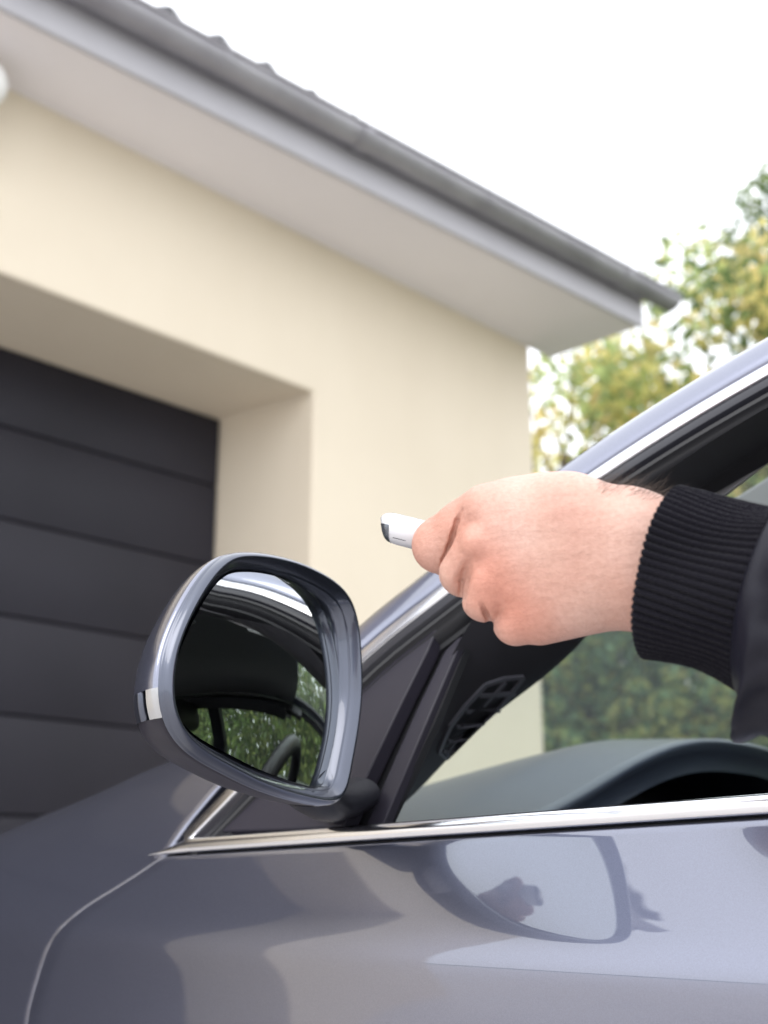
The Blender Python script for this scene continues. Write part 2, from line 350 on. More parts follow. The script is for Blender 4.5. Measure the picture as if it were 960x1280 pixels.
# roof: sheet of tiles; the eave courses are single tiles
SL = .42
def roofz(x, y): return 3.404-.028*(x-1.9)+(y-(eaveY(x)-.045))*SL
roof = mesh('roof', [(EX0, eaveY(EX0)+.02, roofz(EX0, eaveY(EX0)+.02)-.02), (4.3, eaveY(4.3)+.02, roofz(4.3, eaveY(4.3)+.02)-.02), (4.3, 5.8, 4.75), (EX0, 5.8, 4.75),
     (4.3, 9.0, 3.3), (EX0, 9.0, 3.3)], [(0,1,2,3),(3,2,4,5)], 'tile', None, False); gadd(roof)
def tile_mesh(wd=.190, ln=.36, th=.014):
    rows = []
    for s in (0, 1):
        r_ = []
        for i in range(9):
            u = i/8; zz = .030*math.exp(-((u-.5)/.2)**2)
            r_.append((u*wd, s*ln, zz))
        rows.append(r_)
    top = rows; bot = [[(p[0], p[1], p[2]-th) for p in r_] for r_ in rows]
    V = [p for r_ in top+bot for p in r_]; F = []
    for i in range(8):
        F += [(i, i+1, 9+i+1, 9+i), (18+i+1, 18+i, 27+i, 27+i+1), (i+1, i, 18+i, 18+i+1), (9+i, 9+i+1, 27+i+1, 27+i)]
    F += [(0, 9, 27, 18), (8, 26, 35, 17)]
    me = bpy.data.meshes.new('roof_tile'); me.from_pydata(V, [], F); me.materials.append(M['tile']); me.update(); return me
tm = tile_mesh()
for row in range(3):
    k = 0; x = EX0
    while x < 4.25:
        y = eaveY(x)-.045+row*.30
        o = bpy.data.objects.new('roof_tile', tm); C.objects.link(o); o.location = (x, y, roofz(x, y)+row*.006+random.uniform(-.003, .004))
        o.rotation_euler = (math.atan(SL)-.03, random.uniform(-.015, .015), -.06); o.parent = roof; o.matrix_parent_inverse = roof.matrix_world.inverted()
        x += .186
bpy.context.view_layer.update()
for o in list(roof.children)+list(gdoor.children)+list(gut.children):
    o.matrix_parent_inverse = o.parent.matrix_world.inverted()

# wall lamp that just enters the picture at its left edge
lamp = empty('wall_lamp', (1.33, 3.0, 3.05)); tag(lamp, 'white globe wall lamp under the eaves at the left edge', 'lamp')
def uvs(name, c, r_, m, parent, sx=1, sy=1, sz=1, n=20):
    rows = [[(c[0]+sx*r_*math.sin(t)*math.cos(p), c[1]+sy*r_*math.sin(t)*math.sin(p), c[2]+sz*r_*math.cos(t)) for p in np.linspace(0, 2*math.pi, n, endpoint=False)] for t in np.linspace(.02, math.pi-.02, n//2+1)]
    V, F = grid(rows, closed_u=True); F.append(tuple(range(n))); F.append(tuple(range(len(V)-n, len(V))))
    o = fix_normals(mesh(name, V, F, m, None)); adopt(o, parent); return o
uvs('globe', (1.345, 2.89, 3.09), .075, 'lampwhite', lamp)
uvs('sensor_head', (1.395, 2.94, 2.955), .032, 'lampwhite', lamp, 1, 1, 1.2)
o = tube('arm', [(1.36, 3.0, 3.0), (1.36, 2.95, 2.985), (1.35, 2.9, 3.01), (1.345, 2.89, 3.04)], .012, 'lampwhite'); adopt(o, lamp)
o = tube('wall_plate', [(1.37, 2.999, 2.98), (1.37, 2.975, 2.98)], .05, 'lampwhite', None, 20); adopt(o, lamp)

# ------------------------------------------------------------------ trees and shrubs
def foliage(name, centres, rads, nleaf, size, palette, seed, parent):
    r_ = np.random.default_rng(seed); k = len(centres); centres = np.array(centres); rads = np.array(rads)
    pw = rads**2; idx = r_.choice(k, nleaf, p=pw/pw.sum())
    d = r_.normal(size=(nleaf, 3)); d /= np.linalg.norm(d, axis=1)[:, None]
    pos = centres[idx]+d*(rads[idx]*r_.uniform(.35, 1.05, nleaf)**.6)[:, None]*np.array([1, 1, .85])
    nv = d+r_.normal(size=(nleaf, 3))*.8; nv /= np.linalg.norm(nv, axis=1)[:, None]
    tv = np.cross(nv, r_.normal(size=(nleaf, 3))); tv /= np.linalg.norm(tv, axis=1)[:, None]; bv_ = np.cross(nv, tv)
    s = size*r_.uniform(.6, 1.25, nleaf)[:, None]
    q = np.stack([pos-tv*s, pos+bv_*s*.42+nv*s*.12, pos+tv*s, pos-bv_*s*.42+nv*s*.12], 1).reshape(-1, 3)
    me = bpy.data.meshes.new(name); me.vertices.add(len(q)); me.vertices.foreach_set('co', q.ravel().astype(np.float32))
    me.loops.add(len(q)); me.loops.foreach_set('vertex_index', np.arange(len(q), dtype=np.int32))
    me.polygons.add(nleaf); me.polygons.foreach_set('loop_start', np.arange(0, len(q), 4, dtype=np.int32)); me.polygons.foreach_set('loop_total', np.full(nleaf, 4, np.int32))
    pal = np.array(palette); clump_pick = r_.integers(0, len(pal), k)
    pick = np.where(r_.random(nleaf) < .6, clump_pick[idx], r_.integers(0, len(pal), nleaf))
    col = pal[pick]*r_.uniform(.7, 1.3, nleaf)[:, None]
    ca = me.color_attributes.new('leaf_colour', 'FLOAT_COLOR', 'POINT')
    ca.data.foreach_set('color', np.repeat(np.hstack([col, np.ones((nleaf, 1))]), 4, 0).ravel().astype(np.float32))
    me.materials.append(M['leaf']); me.update(); me.validate(); o = bpy.data.objects.new(name, me); C.objects.link(o); adopt(o, parent); return o
GREEN = [(.11, .17, .07), (.15, .21, .08), (.08, .13, .055), (.19, .24, .09)]
AUTUMN = [(.76, .66, .27), (.62, .58, .25), (.36, .44, .19), (.70, .56, .25), (.45, .52, .22)]
BLUEG = [(.22, .34, .20), (.27, .40, .24), (.16, .26, .15), (.38, .46, .20), (.46, .46, .18)]
def tree(name, label, base, height, rx, z0, nclump, crad, nleaf, size, palette, seed, group, trunk_r=.09, fill=1.0):
    r_ = np.random.default_rng(seed+100); t = empty(name, base); tag(t, label, 'tree' if trunk_r > .05 else 'shrub', group)
    base = np.array(base, float); cs, rs = [], []
    for i in range(nclump):
        zf = r_.uniform(0, 1); z = z0+(height-z0)*zf; rr = rx*math.sqrt(max(.05, 1-(2*zf-.75)**2/1.6))*math.sqrt(r_.uniform(.02, 1))
        a = r_.uniform(0, 2*math.pi); cs.append(base+np.array([rr*math.cos(a), rr*math.sin(a), z])); rs.append(crad*r_.uniform(.55, 1.3))
    # trunk and limbs as one branching mesh
    Vs, Fs = [], []
    def limb(path, ra, rb, seg=7):
        o0 = len(Vs); path = np.array(path)
        for i, p in enumerate(path):
            tt = nrm(path[min(i+1, len(path)-1)]-path[max(i-1, 0)]); a = nrm(np.cross(tt, (.3, 1, .1))); b2 = np.cross(tt, a); rr = ra+(rb-ra)*i/(len(path)-1)
            for q in np.linspace(0, 2*math.pi, seg, endpoint=False): Vs.append(p+rr*(a*math.cos(q)+b2*math.sin(q)))
        for i in range(len(path)-1):
            for j in range(seg): Fs.append((o0+i*seg+j, o0+i*seg+(j+1) % seg, o0+(i+1)*seg+(j+1) % seg, o0+(i+1)*seg+j))
    top = base+np.array([r_.uniform(-.2, .2), r_.uniform(-.2, .2), height*.86]); mid = base+(top-base)*.5+r_.normal(size=3)*.08
    stem = cr([base, mid, top], 10); limb(stem, trunk_r, trunk_r*.2)
    for c in cs[:: max(1, nclump//22)]:
        f = min(.95, max(.15, (c[2]-base[2])/height*.75)); s0 = stem[int(f*9)]; m_ = (s0+c)/2+np.array([0, 0, .12])+r_.normal(size=3)*.06
        limb(cr([s0, m_, c], 6), trunk_r*.38*(1-f*.5), .006, 5)
    o = mesh('trunk', Vs, Fs, 'bark', None); adopt(o, t)
    foliage('crown', cs, rs, nleaf, size, palette, seed, t); return t
def ground(px, py, d): p = atD(px, py, d); return (p[0], p[1], 0)
TG = 'trees behind the garage corner'
tree('birch_tree', 'sparse yellowing young tree right beside the garage corner', ground(740, 560, 9.6), 4.95, 1.25, 3.2, 50, .38, 2700, .075, AUTUMN, 11, TG, .06)
tree('lime_tree', 'tall yellow and green tree at the right edge of the picture', ground(915, 420, 10.0), 5.9, 1.2, 3.1, 56, .45, 5000, .075, AUTUMN+GREEN[:2], 12, TG, .09)
tree('oak_tree', 'dark green treetop high behind the yellow tree', ground(1020, 300, 11.5), 7.3, 1.2, 2.5, 50, .5, 6000, .08, GREEN, 13, TG, .14)
SG = 'shrubs of the garden hedge behind the garage'
shr = [(650, 8.6, 2.9, GREEN, 'leafy green shrub close to the garage wall corner'), (730, 8.0, 2.9, BLUEG, 'bluish green shrub seen through the windscreen beside the wall'),
       (810, 8.3, 2.95, BLUEG, 'dense bluish shrub seen through the windscreen below the cuff'), (890, 7.9, 3.0, BLUEG+AUTUMN[:2], 'yellow flecked shrub seen through the windscreen behind the dashboard hood'),
       (975, 8.2, 3.1, GREEN, 'green shrub behind the windscreen at the right edge')]
for i, (px, d, h, pal, lab) in enumerate(shr):
    tree('garden_shrub', lab, ground(px, 800, d), h, .85, .1, 60, .38, 9000, .05, pal, 30+i, SG, .045)
HG = 'hedge shrubs along the far side of the car'
hs_ = [(5.6, .9, 'clipped bright green hedge shrub reflected in the mirror, nearest the bonnet'), (5.9, -.6, 'bright green hedge shrub in the middle of the mirror reflection'),
       (5.7, -2.1, 'bright green hedge shrub reflected at the left of the mirror glass'), (6.0, -3.7, 'bright green hedge shrub level with the car tail')]
for i, (x, y, lab) in enumerate(hs_):
    tree('hedge_shrub', lab, (x, y, 0), 2.9, 1.05, .05, 80, .46, 12000, .06, [(.15, .22, .06), (.20, .27, .08), (.11, .17, .05), (.25, .29, .09)], 50+i, HG, .04)

# ================================================================== THE CAR
CXC = 1.49                                            # centre plane of the car
car = empty('parked_car', (CXC, 0, 0)); tag(car, 'metallic grey car with its driver window open in front of the garage', 'car')
def part(o, p=car): adopt(o, p); return o
def flip(o, name=None):
    """mirror-image copy of a part for the far side of the car"""
    me = o.data.copy()
    for v_ in me.vertices: v_.co.x = 2*CXC-v_.co.x
    me.flip_normals(); q = bpy.data.objects.new(name or o.name.split('.')[0], me); C.objects.link(q)
    for md in o.modifiers:
        n_ = q.modifiers.new(md.name, md.type)
        for a in ('width', 'segments', 'limit_method', 'thickness', 'offset', 'levels', 'render_levels'):
            if hasattr(md, a):
                try: setattr(n_, a, getattr(md, a))
                except Exception: pass
    return q
SHZ = .860
def soft(x, k): return k*math.log1p(math.exp(max(-40, min(40, x/k))))
def sideX(y, z):
    """car flank: leans in above the shoulder crease, tucks under below it"""
    up_ = soft(z-SHZ, .006)*.40; dn = soft(SHZ-z, .006); dn = .11*dn*math.exp(-dn/.55)
    x = .5525+up_+dn
    if z < .62: x -= .012*math.sin(min(1, (.62-z)/.36)*math.pi)
    if z < .26: x += (.26-z)*.5
    yy = max(0, y-.70); x += .030*yy*yy+.012*yy**4
    yy = max(0, -.9-y); x += .05*yy*yy
    return x
def beltz(y): return .930-.025*(y-.292)
SH = [(.20, .955), (.35, .98), (.5, .978), (.70, .957), (.790, .936), (.805, .931), (.823, .921), (.839, .911), (.851, .902), (.862, .891), (.872, .877), (.882, .859), (.893, .834), (.905, .808), (.915, .789), (.93, .765)]
def shutY(z): return float(np.interp(z, [s[0] for s in SH], [s[1] for s in SH]))
_sh = even([(s[1], s[0]) for s in SH], 160)
def shutY(z): return float(np.interp(z, _sh[:, 1], _sh[:, 0]))
REAR = -.48
# --- front door skin (rows in height, columns towards the shut line, edges hemmed inwards)
def door_skin(name, y0f, y1f, ztop, parent):
    zs = np.concatenate([np.linspace(.20, .80, 22), np.linspace(.81, .93, 36)]); rows = []
    for zf in zs:
        row = []
        for i, u in enumerate(np.linspace(0, 1, 60)):
            z = zf if zf <= .80 else .80+(zf-.80)/(.13)*(ztop(.3)-.80)
            y0, y1 = y0f(z), y1f(z)
            if zf > .80:
                for _ in range(6): y1 = y1f(.80+(zf-.80)/.13*(ztop(y1)-.80))
            y = y0+(y1-y0)*u
            if zf > .80: z = .80+(zf-.80)/.13*(ztop(y)-.80)
            row.append((sideX(y, z), y, z))
        a, b2 = row[0], row[-1]
        def hem(p, s): return [(p[0]+.012, p[1]+s*.0035, p[2]), (p[0]+.004, p[1]+s*.0034, p[2]), (p[0]+.0015, p[1]+s*.0026, p[2]), (p[0]+.0004, p[1]+s*.0014, p[2])]
        rows.append(hem(a, -1)+row+hem(b2, 1)[::-1])
    r0 = rows[-1]; rows.append([(p[0]+.0012, p[1], p[2]+.0012) for p in r0]); rows.append([(p[0]+.012, p[1], p[2]+.0016) for p in r0])
    V, F = grid(rows); o = fix_normals(mesh(name, V, F, 'paint')); o.data.update(); return part(o, parent)
GAP = .0020
door = door_skin('front_door', lambda z: REAR, lambda z: shutY(z)-GAP, lambda y: beltz(y)-.0015, car)
rdoor = part(flip(door))
# rear flank to the tail
def rear_skin():
    zs = np.concatenate([np.linspace(.20, .80, 14), np.linspace(.81, .93, 26)]); rows = []
    for zf in zs:
        row = []
        for y in np.linspace(-2.35, REAR-.008, 40):
            z = zf if zf <= .80 else .80+(zf-.80)/.13*(beltz(y)-.0015-.80)
            row.append((sideX(y, z), y, z))
        rows.append(row)
    V, F = grid(rows); return fix_normals(mesh('rear_quarter', V, F, 'paint'))
rq = part(rear_skin()); part(flip(rq))
# --- front wing: flank below, rolled over a crest above
ZC = [(.55, 1.085), (.65, 1.066), (.75, 1.046), (.87, 1.020), (.93, 1.009), (1.04, .983), (1.25, .939), (1.6, .866), (2.0, .775), (2.35, .68)]
def crestz(y): return float(np.interp(y, [c[0] for c in ZC], [c[1] for c in ZC]))
_zc = even(ZC, 120)
def crestz(y): return float(np.interp(y, _zc[:, 0], _zc[:, 1]))
WR = [(.917, .787), (.94, .776), (.97, .757), (1.0, .725), (1.03, .692), (1.06, .655)]
def wingRear(z):
    if z <= .915: return shutY(z)
    return float(np.interp(z, [q[0] for q in WR], [q[1] for q in WR]))
def wing_pt(v, y):
    """v 0..1 flank to shoulder, 1..2 roll to crest, 2..2.3 top"""
    zt = min(.875, crestz(y)-.055)
    if v <= 1:
        z = .20+(zt-.20)*v; return np.array([sideX(y, z), y, z])
    x0 = sideX(y, zt); zc = crestz(y); xc = .715+.02*max(0, y-.9)
    if v <= 2:
        u = v-1; p0 = np.array([x0, zt]); p1 = np.array([x0+.022, zt+.055*min(1, (zc-zt)/.1)]); p2 = np.array([x0+.060, zc-.006]); p3 = np.array([xc, zc])
        q = (1-u)**3*p0+3*u*(1-u)**2*p1+3*u*u*(1-u)*p2+u**3*p3; return np.array([q[0], y, q[1]])
    u = v-2; return np.array([xc+u*.12, y, zc+.012*u])
def wing():
    vs_ = np.concatenate([np.linspace(0, .85, 14), np.linspace(.87, 2, 50), np.linspace(2.05, 2.3, 4)]); rows = []
    for v in vs_:
        yr = .8
        for _ in range(8): yr = wingRear(wing_pt(v, yr)[2])
        row = [wing_pt(v, y) for y in yr+(2.30-yr)*np.linspace(0, 1, 60)**1.25]
        a = row[0]; dx = .012
        hem = [a+np.array([.012, -.0035, 0]), a+np.array([.004, -.0034, 0]), a+np.array([.0015, -.0026, 0]), a+np.array([.0004, -.0014, 0])]
        rows.append(hem+row)
    V, F = grid(rows); V = np.array(V)
    F = [f for f in F if not (np.hypot(V[list(f)][:, 1]-1.72, V[list(f)][:, 2]-.33) < .36).any()]
    return fix_normals(mesh('front_wing', V, F, 'paint'))
fw_ = part(wing()); part(flip(fw_))
# bonnet
rows = []
for y in np.linspace(.98, 2.33, 26):
    xe = .79+.02*max(0, y-.9)
    row = []
    for u in np.linspace(-1, 1, 33):
        x = CXC+u*(CXC-xe); yy = y+.16*(1-u*u)*(1 if y < 1.2 else max(0, 1-(y-1.2)/1.2))
        row.append((x, yy, crestz(min(2.35, yy))-.004+.035*(1-u*u)))
    rows.append(row)
V, F = grid(rows); part(fix_normals(mesh('bonnet', V, F, 'paint')))
# nose and tail closures
for nm, y0, sgn in (('front_bumper', 2.30, 1), ('rear_bumper', -2.33, -1)):
    rows = []
    for z in np.linspace(.22, .68 if sgn > 0 else .95, 12):
        rows.append([(CXC+u*(CXC-sideX(y0, min(z, .92))), y0+sgn*.16*(1-abs(u)**3), z) for u in np.linspace(-1, 1, 31)])
    V, F = grid(rows); part(fix_normals(mesh(nm, V, F, 'paint')))
# wheels
for x, y in ((.70, 1.72), (.70, -1.25), (2*CXC-.70, 1.72), (2*CXC-.70, -1.25)):
    s = -1 if x < CXC else 1; wh = empty('wheel', (x, y, .325)); part(wh)
    pr = [(.20, -.10), (.27, -.11), (.315, -.095), (.325, -.05), (.325, .05), (.315, .095), (.27, .11), (.20, .10)]
    rows = [[(x+q[1], y+q[0]*math.cos(a), .325+q[0]*math.sin(a)) for q in pr] for a in np.linspace(0, 2*math.pi, 40, endpoint=False)]
    V, F = grid(rows, closed_v=True); o = fix_normals(mesh('tyre', V, F, 'tyre')); adopt(o, wh)
    Vs, Fs = [], []
    for k in range(5):
        a = k*2*math.pi/5; ca, sa = math.cos(a), math.sin(a); o0 = len(Vs)
        for (r0, h_, dx) in ((.02, .05, .06), (.21, .028, .085)):
            for sgn in (-1, 1):
                for th in (0, -.03):
                    Vs.append((x+s*(dx+th), y+r0*ca-sgn*h_*sa, .325+r0*sa+sgn*h_*ca))
        Fs += [tuple(o0+i for i in f) for f in ((0,2,6,4),(1,5,7,3),(0,4,5,1),(2,3,7,6),(0,1,3,2),(4,6,7,5))]
    o = fix_normals(mesh('rim', Vs, Fs, 'rim', None, False)); adopt(o, wh)
# --- belt moulding of the driver door
ys = np.concatenate([np.linspace(REAR, .70, 50), np.linspace(.71, .800, 24)])
bp = [np.array([sideX(y, beltz(y))+.001, y, beltz(y)+.0005]) for y in ys]
prof = [(0.004, -.004), (.0005, .0008), (.002, .0032), (.005, .0044), (.0085, .0042), (.011, .0020), (.0120, -.003), (.0118, -.012)]
belt = sweep('belt_trim', bp, [(q[0], q[1]) for q in prof], (-1, 0, .15), 'chrome', taper=lambda i: min(1.0, max(.06, (.800-ys[i])/.045))); part(belt, door)
lip = sweep('belt_seal', [p+np.array([.0035, 0, .0]) for p in bp], [(-.0022, -.004), (-.0018, .0006), (.0006, .0008), (.001, -.004)], (-1, 0, .3), 'rubber'); part(lip, door)
# window slot and inner door top
rows = [[(sideX(y, beltz(y))+dx, y, beltz(y)+dz) for dx, dz in ((.006, .0108), (.022, .0095), (.024, -.03), (.034, -.03), (.036, .008), (.050, .010), (.075, .000), (.085, -.03), (.09, -.35))] for y in np.linspace(REAR, .79, 40)]
V, F = grid(rows); o = part(autosmooth(fix_normals(mesh('door_inner_panel', V, F, 'inner')), 40), door); part(flip(o), rdoor)
part(flip(belt), rdoor)

# --- greenhouse: chrome line of the side window, from the belt corner up the pillar and along the roof
CH = [(.580, .763, .930), (.592, .732, .959), (.612, .690, 1.003), (.641, .635, 1.061), (.662, .573, 1.104), (.697, .462, 1.174), (.724, .336, 1.228), (.748, .18, 1.275), (.764, .0, 1.306), (.772, -.25, 1.325), (.770, -.6, 1.325), (.755, -1.0, 1.295), (.73, -1.3, 1.23), (.66, -1.62, 1.06), (.60, -1.8, .96)]
ch = even(CH, 130); NW = nrm((-1, 0, .5)); SW = slice(2, None)
def strip(name, prof, m, parent, closed=True, sharp=40, path=ch): return part(sweep(name, path, prof, NW, m, None, closed, sharp, closed), parent)
# b is measured outwards (towards the windscreen / roof), n out of the car
sgn_b = 1.0
_t = nrm(ch[3]-ch[1]); _b = np.cross(_t, NW)
if _b[2] < 0: sgn_b = -1.0
def B(prof): return [(sgn_b*q[0], q[1]) for q in prof]
s1 = strip('window_trim', B([(-.0058, -.006), (-.0058, .0012), (-.0050, .0022), (0, .0027), (.0050, .0022), (.0058, .0012), (.0058, -.006)]), 'chrome', door)
s2 = strip('window_frame', B([(-.0062, -.006), (-.0066, .0006), (-.010, .0012), (-.0150, .0008), (-.0165, -.002), (-.0165, -.030), (-.0062, -.030)]), 'gloss_black', door)
s3 = strip('frame_seal', B([(-.0165, -.004), (-.0175, -.002), (-.0200, -.003), (-.0208, -.007), (-.0225, -.0085), (-.0245, -.006), (-.0265, -.0085), (-.0275, -.016), (-.0300, -.018), (-.0300, -.045), (-.0165, -.045)]), 'rubber', door)
s4 = strip('pillar_seal', B([(.0058, -.004), (.0066, -.002), (.0088, -.002), (.0088, -.012), (.0058, -.012)]), 'rubber', car)
pil = strip('a_pillar', B([(.0088, -.02), (.0092, .0002), (.0102, .0014), (.016, .0023), (.022, .0027), (.029, .0023), (.0345, .0010), (.0375, -.002), (.0395, -.009), (.040, -.03)]), 'paint', car, True, 60, ch[4:])
s5 = strip('roof_moulding', B([(.040, -.012), (.0415, -.007), (.0445, -.007), (.046, -.02), (.040, -.03)]), 'rubber', car, True, 40, ch[4:])
s6 = strip('door_inner_frame', B([(-.018, -.045), (-.028, -.05), (-.034, -.06), (-.036, -.075), (-.030, -.095), (0, -.11), (.01, -.06)]), 'inner', car, True, 40, ch[30:])
s8 = strip('inner_trim', B([(-.040, -.066), (-.043, -.063), (-.051, -.064), (-.054, -.068), (-.053, -.085), (-.040, -.085)]), 'liner_light', car, True, 40, ch[34:])
s7 = strip('headliner_edge', B([(-.030, -.095), (-.044, -.105), (-.050, -.12), (-.046, -.145), (.02, -.16), (.01, -.10)]), 'inner', car, True, 40, ch[36:])
for s_ in (s1, s2, s3): part(flip(s_), rdoor)
for s_ in (s4, pil, s5, s6, s7, s8): part(flip(s_), car)
# roof skin and headliner between the two side rails
rail = np.array([p+nrm(np.cross(nrm(ch[min(i+1, 129)]-ch[max(i-1, 0)]), NW))*sgn_b*.043+NW*-.004 for i, p in enumerate(ch)])
i0 = int(np.argmin(np.abs(rail[:, 1]-.16))); i1 = int(np.argmin(np.abs(rail[:, 1]+1.15)))
def across(pL, bulge, fwd, n=25, inset=0.0):
    return [(CXC+u*(CXC-pL[0]-inset), pL[1]+fwd*(1-u*u), pL[2]+bulge*(1-abs(u)**2.4)) for u in np.linspace(-1, 1, n)]
rr_ = rail[i0:i1]
V, F = grid([across(p, .055, .20*max(0, 1-k/12)) for k, p in enumerate(rr_)]); part(fix_normals(mesh('roof', V, F, 'paint')))
V, F = grid([across(p-np.array([0, 0, .045]), .05, .18*max(0, 1-k/12), inset=.03) for k, p in enumerate(rr_)]); part(fix_normals(mesh('headliner', V, F, 'liner')))
# windscreen
j0 = int(np.argmin(np.abs(rail[:, 1]-.76)))
rows = []
for k in range(j0, i0+1):
    f = (k-j0)/(i0-j0); p = rail[k]-NW*.012; rows.append(across(p, .015+.04*f, .34-.14*f, 33))
p = rail[j0]-NW*.012; rows.insert(0, across(p+np.array([-.0, .05, -.03]), .01, .35, 33))
V, F = grid(rows); part(fix_normals(mesh('windscreen', V, F, 'glass')))
V, F = grid([across(p-np.array([0, -.006, .012]), .015, .34, 33) for p in (rail[j0]-NW*.012+np.array([0, .14, -.05]), rail[j0]-NW*.012+np.array([0, .0, -.02]))]); part(fix_normals(mesh('scuttle', V, F, 'plastic')))
# rear window
rows = []
for k in range(i1-1, 125, 2):
    f = (k-i1+1)/(125-i1); rows.append(across(rail[k], .055-.03*f, -.12*f, 25))
V, F = grid(rows); part(fix_normals(mesh('rear_window', V, F, 'sideglass')))
# far-side closed window and pillar posts
far = []
for z in np.linspace(.93, 1.31, 8):
    far.append([(2*CXC-(.60+.5*(z-.94)), y, z) for y in np.linspace(-1.55+max(0, z-1.0)*.9, .74-max(0, z-.93)*1.38, 20)])
V, F = grid(far); part(fix_normals(mesh('door_glass', V, F, 'sideglass')), rdoor)
def post(y0, y1, w_, m_='gloss_black'):
    pts = [(.590, y0-w_/2, .935), (.590, y0+w_/2, .935), (.772, y1+w_/2, 1.315), (.772, y1-w_/2, 1.315)]
    return poly_plate('b_pillar', pts, (-1, 0, .45), .05, m_, None, .004)
o = part(post(-.53, -.56, .10)); part(flip(o))

# --- sail panel, window guide and pillar lining seen through the open window
sp = [(250, 1040), (300, 985), (360, 920), (420, 862), (462, 829), (505, 794), (538, 769), (549, 762), (553, 768), (535, 812), (505, 872), (470, 945), (436, 1018), (428, 1033), (340, 1037)]
o = poly_plate('sail_panel', [atW(x, y, -.002) for x, y in sp], NW, .012, 'sail', None, .0012); part(o, door)
gp = [(556, 757), (592, 786), (545, 900), (482, 1034), (428, 1034), (470, 945), (535, 812)]
o = poly_plate('guide_channel', [atW(x, y, .014) for x, y in gp], NW, .006, 'rubber'); part(o, door)
gp = [(580, 793), (571, 798), (556, 813), (521, 886), (487, 962), (457, 1032), (478, 1032), (532, 905)]
o = poly_plate('guide_rail', [atW(x, y, .008) for x, y in gp], NW, .008, 'sail', None, .0012); part(o, door)
# dark lining that closes the corner behind the guide
A_ = [atX(x, y, .655) for x, y in ((470, 1035), (520, 930), (575, 800), (640, 720), (760, 640), (900, 545), (1080, 440))]
B_ = [np.array(q) for q in ((.728, .715, .935), (.750, .679, .972), (.753, .614, 1.018), (.765, .53, 1.073), (.80, .40, 1.155), (.835, .22, 1.245), (.85, .08, 1.295))]
B_[1] = atX(525, 985, .750); B_[2] = atX(600, 906, .755); B_[3] = atX(720, 806, .765); B_[4] = atX(845, 655, .765); B_[5] = atX(960, 572, .770); B_[6] = atX(1080, 486, .775)
A2, B2 = even(A_, 40), even(B_, 40)
rows = []
for a, b_ in zip(A2, B2):
    m_ = (a+b_)/2+np.array([-.010, -.010, .0]); rows.append(list(cr([a, m_, b_, b_+np.array([.012, .02, -.002])], 12)))
V, F = grid(rows); lining = part(fix_normals(mesh('pillar_lining', V, F, 'inner')), car)
# demister grille on the lining: flat dark plate standing in for the recess shade, frame and slats
from mathutils.bvhtree import BVHTree
bvt = BVHTree.FromPolygons([tuple(map(float, q)) for q in V], F)
def on_lining(x, y, lift):
    d = Vector(ray(x, y)).normalized(); loc, nn, _, _ = bvt.ray_cast(Vector(CAM), d)
    if loc is None: loc = Vector(atX(x, y, .74)); nn = -d
    if nn.dot(d) > 0: nn = -nn
    return np.array(loc)+np.array(nn)*lift, np.array(nn)
def slab(name, pts, lift, thick, m_, parent):
    q = [on_lining(x, y, lift) for x, y in pts]; n_ = nrm(np.mean([k[1] for k in q], 0)); return part(poly_plate(name, [k[0] for k in q], n_, thick, m_), parent)
vent = slab('air_vent', ((606, 856), (630, 849), (652, 847), (628, 876), (604, 902), (580, 926), (557, 945), (549, 938), (562, 908), (584, 880)), .0004, .0003, 'rubber', lining)
def bar(a, b_, wd, name='slat'):
    a = np.array(a, float); b_ = np.array(b_, float); s_ = nrm(np.array([-(b_-a)[1], (b_-a)[0], 0])[:2])*wd/2
    slab(name, [tuple(a-s_), tuple(b_-s_), tuple(b_+s_), tuple(a+s_)], .0022, .0020, 'vent', vent)
for a, b_ in (((598, 868), (643, 866)), ((581, 888), (624, 886)), ((569, 907), (605, 905)), ((559, 925), (585, 923)), ((552, 938), (568, 938))): bar(a, b_, 4.6)
bar((631, 851), (592, 893), 3.0); bar((592, 893), (556, 942), 3.0)
fr_ = [(606, 855), (630, 847), (654, 845), (629, 877), (605, 903), (581, 927), (556, 947), (547, 939), (561, 907), (583, 879)]
for a, b_ in zip(fr_, fr_[1:]+fr_[:1]): bar(a, b_, 4.0, 'vent_frame')

vp = [atX(x, y, .748) for x, y in ((838, 642), (900, 594), (960, 549), (1060, 478), (1060, 500), (960, 577), (900, 624), (856, 656))]
part(poly_plate('lining_edge', vp, (-1, -.2, -.2), .006, 'liner_light', None, .0015), lining)
vp = [atX(x, y, .90) for x, y in ((890, 640), (960, 596), (1080, 520), (1080, 600), (980, 660), (900, 690))]
part(poly_plate('sun_visor', vp, (-1, -.3, -.2), .014, 'liner_light', None, .003), car)
# --- dashboard with instrument hood
def dash_z(x, y):
    f = (y-.56)/.5; z = .950+.012*math.sin(min(1, max(0, f))*math.pi)
    e = max(0, .95-x); z -= .75*e*e
    hood = math.exp(-abs((x-1.10)/.21)**3)*max(0, min(1, (1.02-y)/.34))**.8
    return z+.078*hood
xs_ = np.linspace(.665, 2*CXC-.665, 110); rows = []
for y in np.linspace(.575, 1.14, 46):
    rows.append([(x, y+(.02*((x-1.1)/.17)**2 if abs(x-1.1) < .34 else .08)*(1 if y < .7 else max(0, 1-(y-.7)/.3)), dash_z(x, y)) for x in xs_])
lipv = [[(p[0], p[1]-dy, p[2]-dz) for p in rows[0]] for dy, dz in ((-.004, .030), (-.06, .040), (-.004, .012), (.003, .005))]
V, F = grid(lipv[0:1]+lipv[2:]+rows); dashb = part(fix_normals(mesh('dashboard', V, F, 'dash')), car)
rows = [[(x, yy, zz) for x in xs_] for yy, zz in ((.70, 1.02), (.69, .94), (.60, .90), (.55, .84), (.62, .45))]
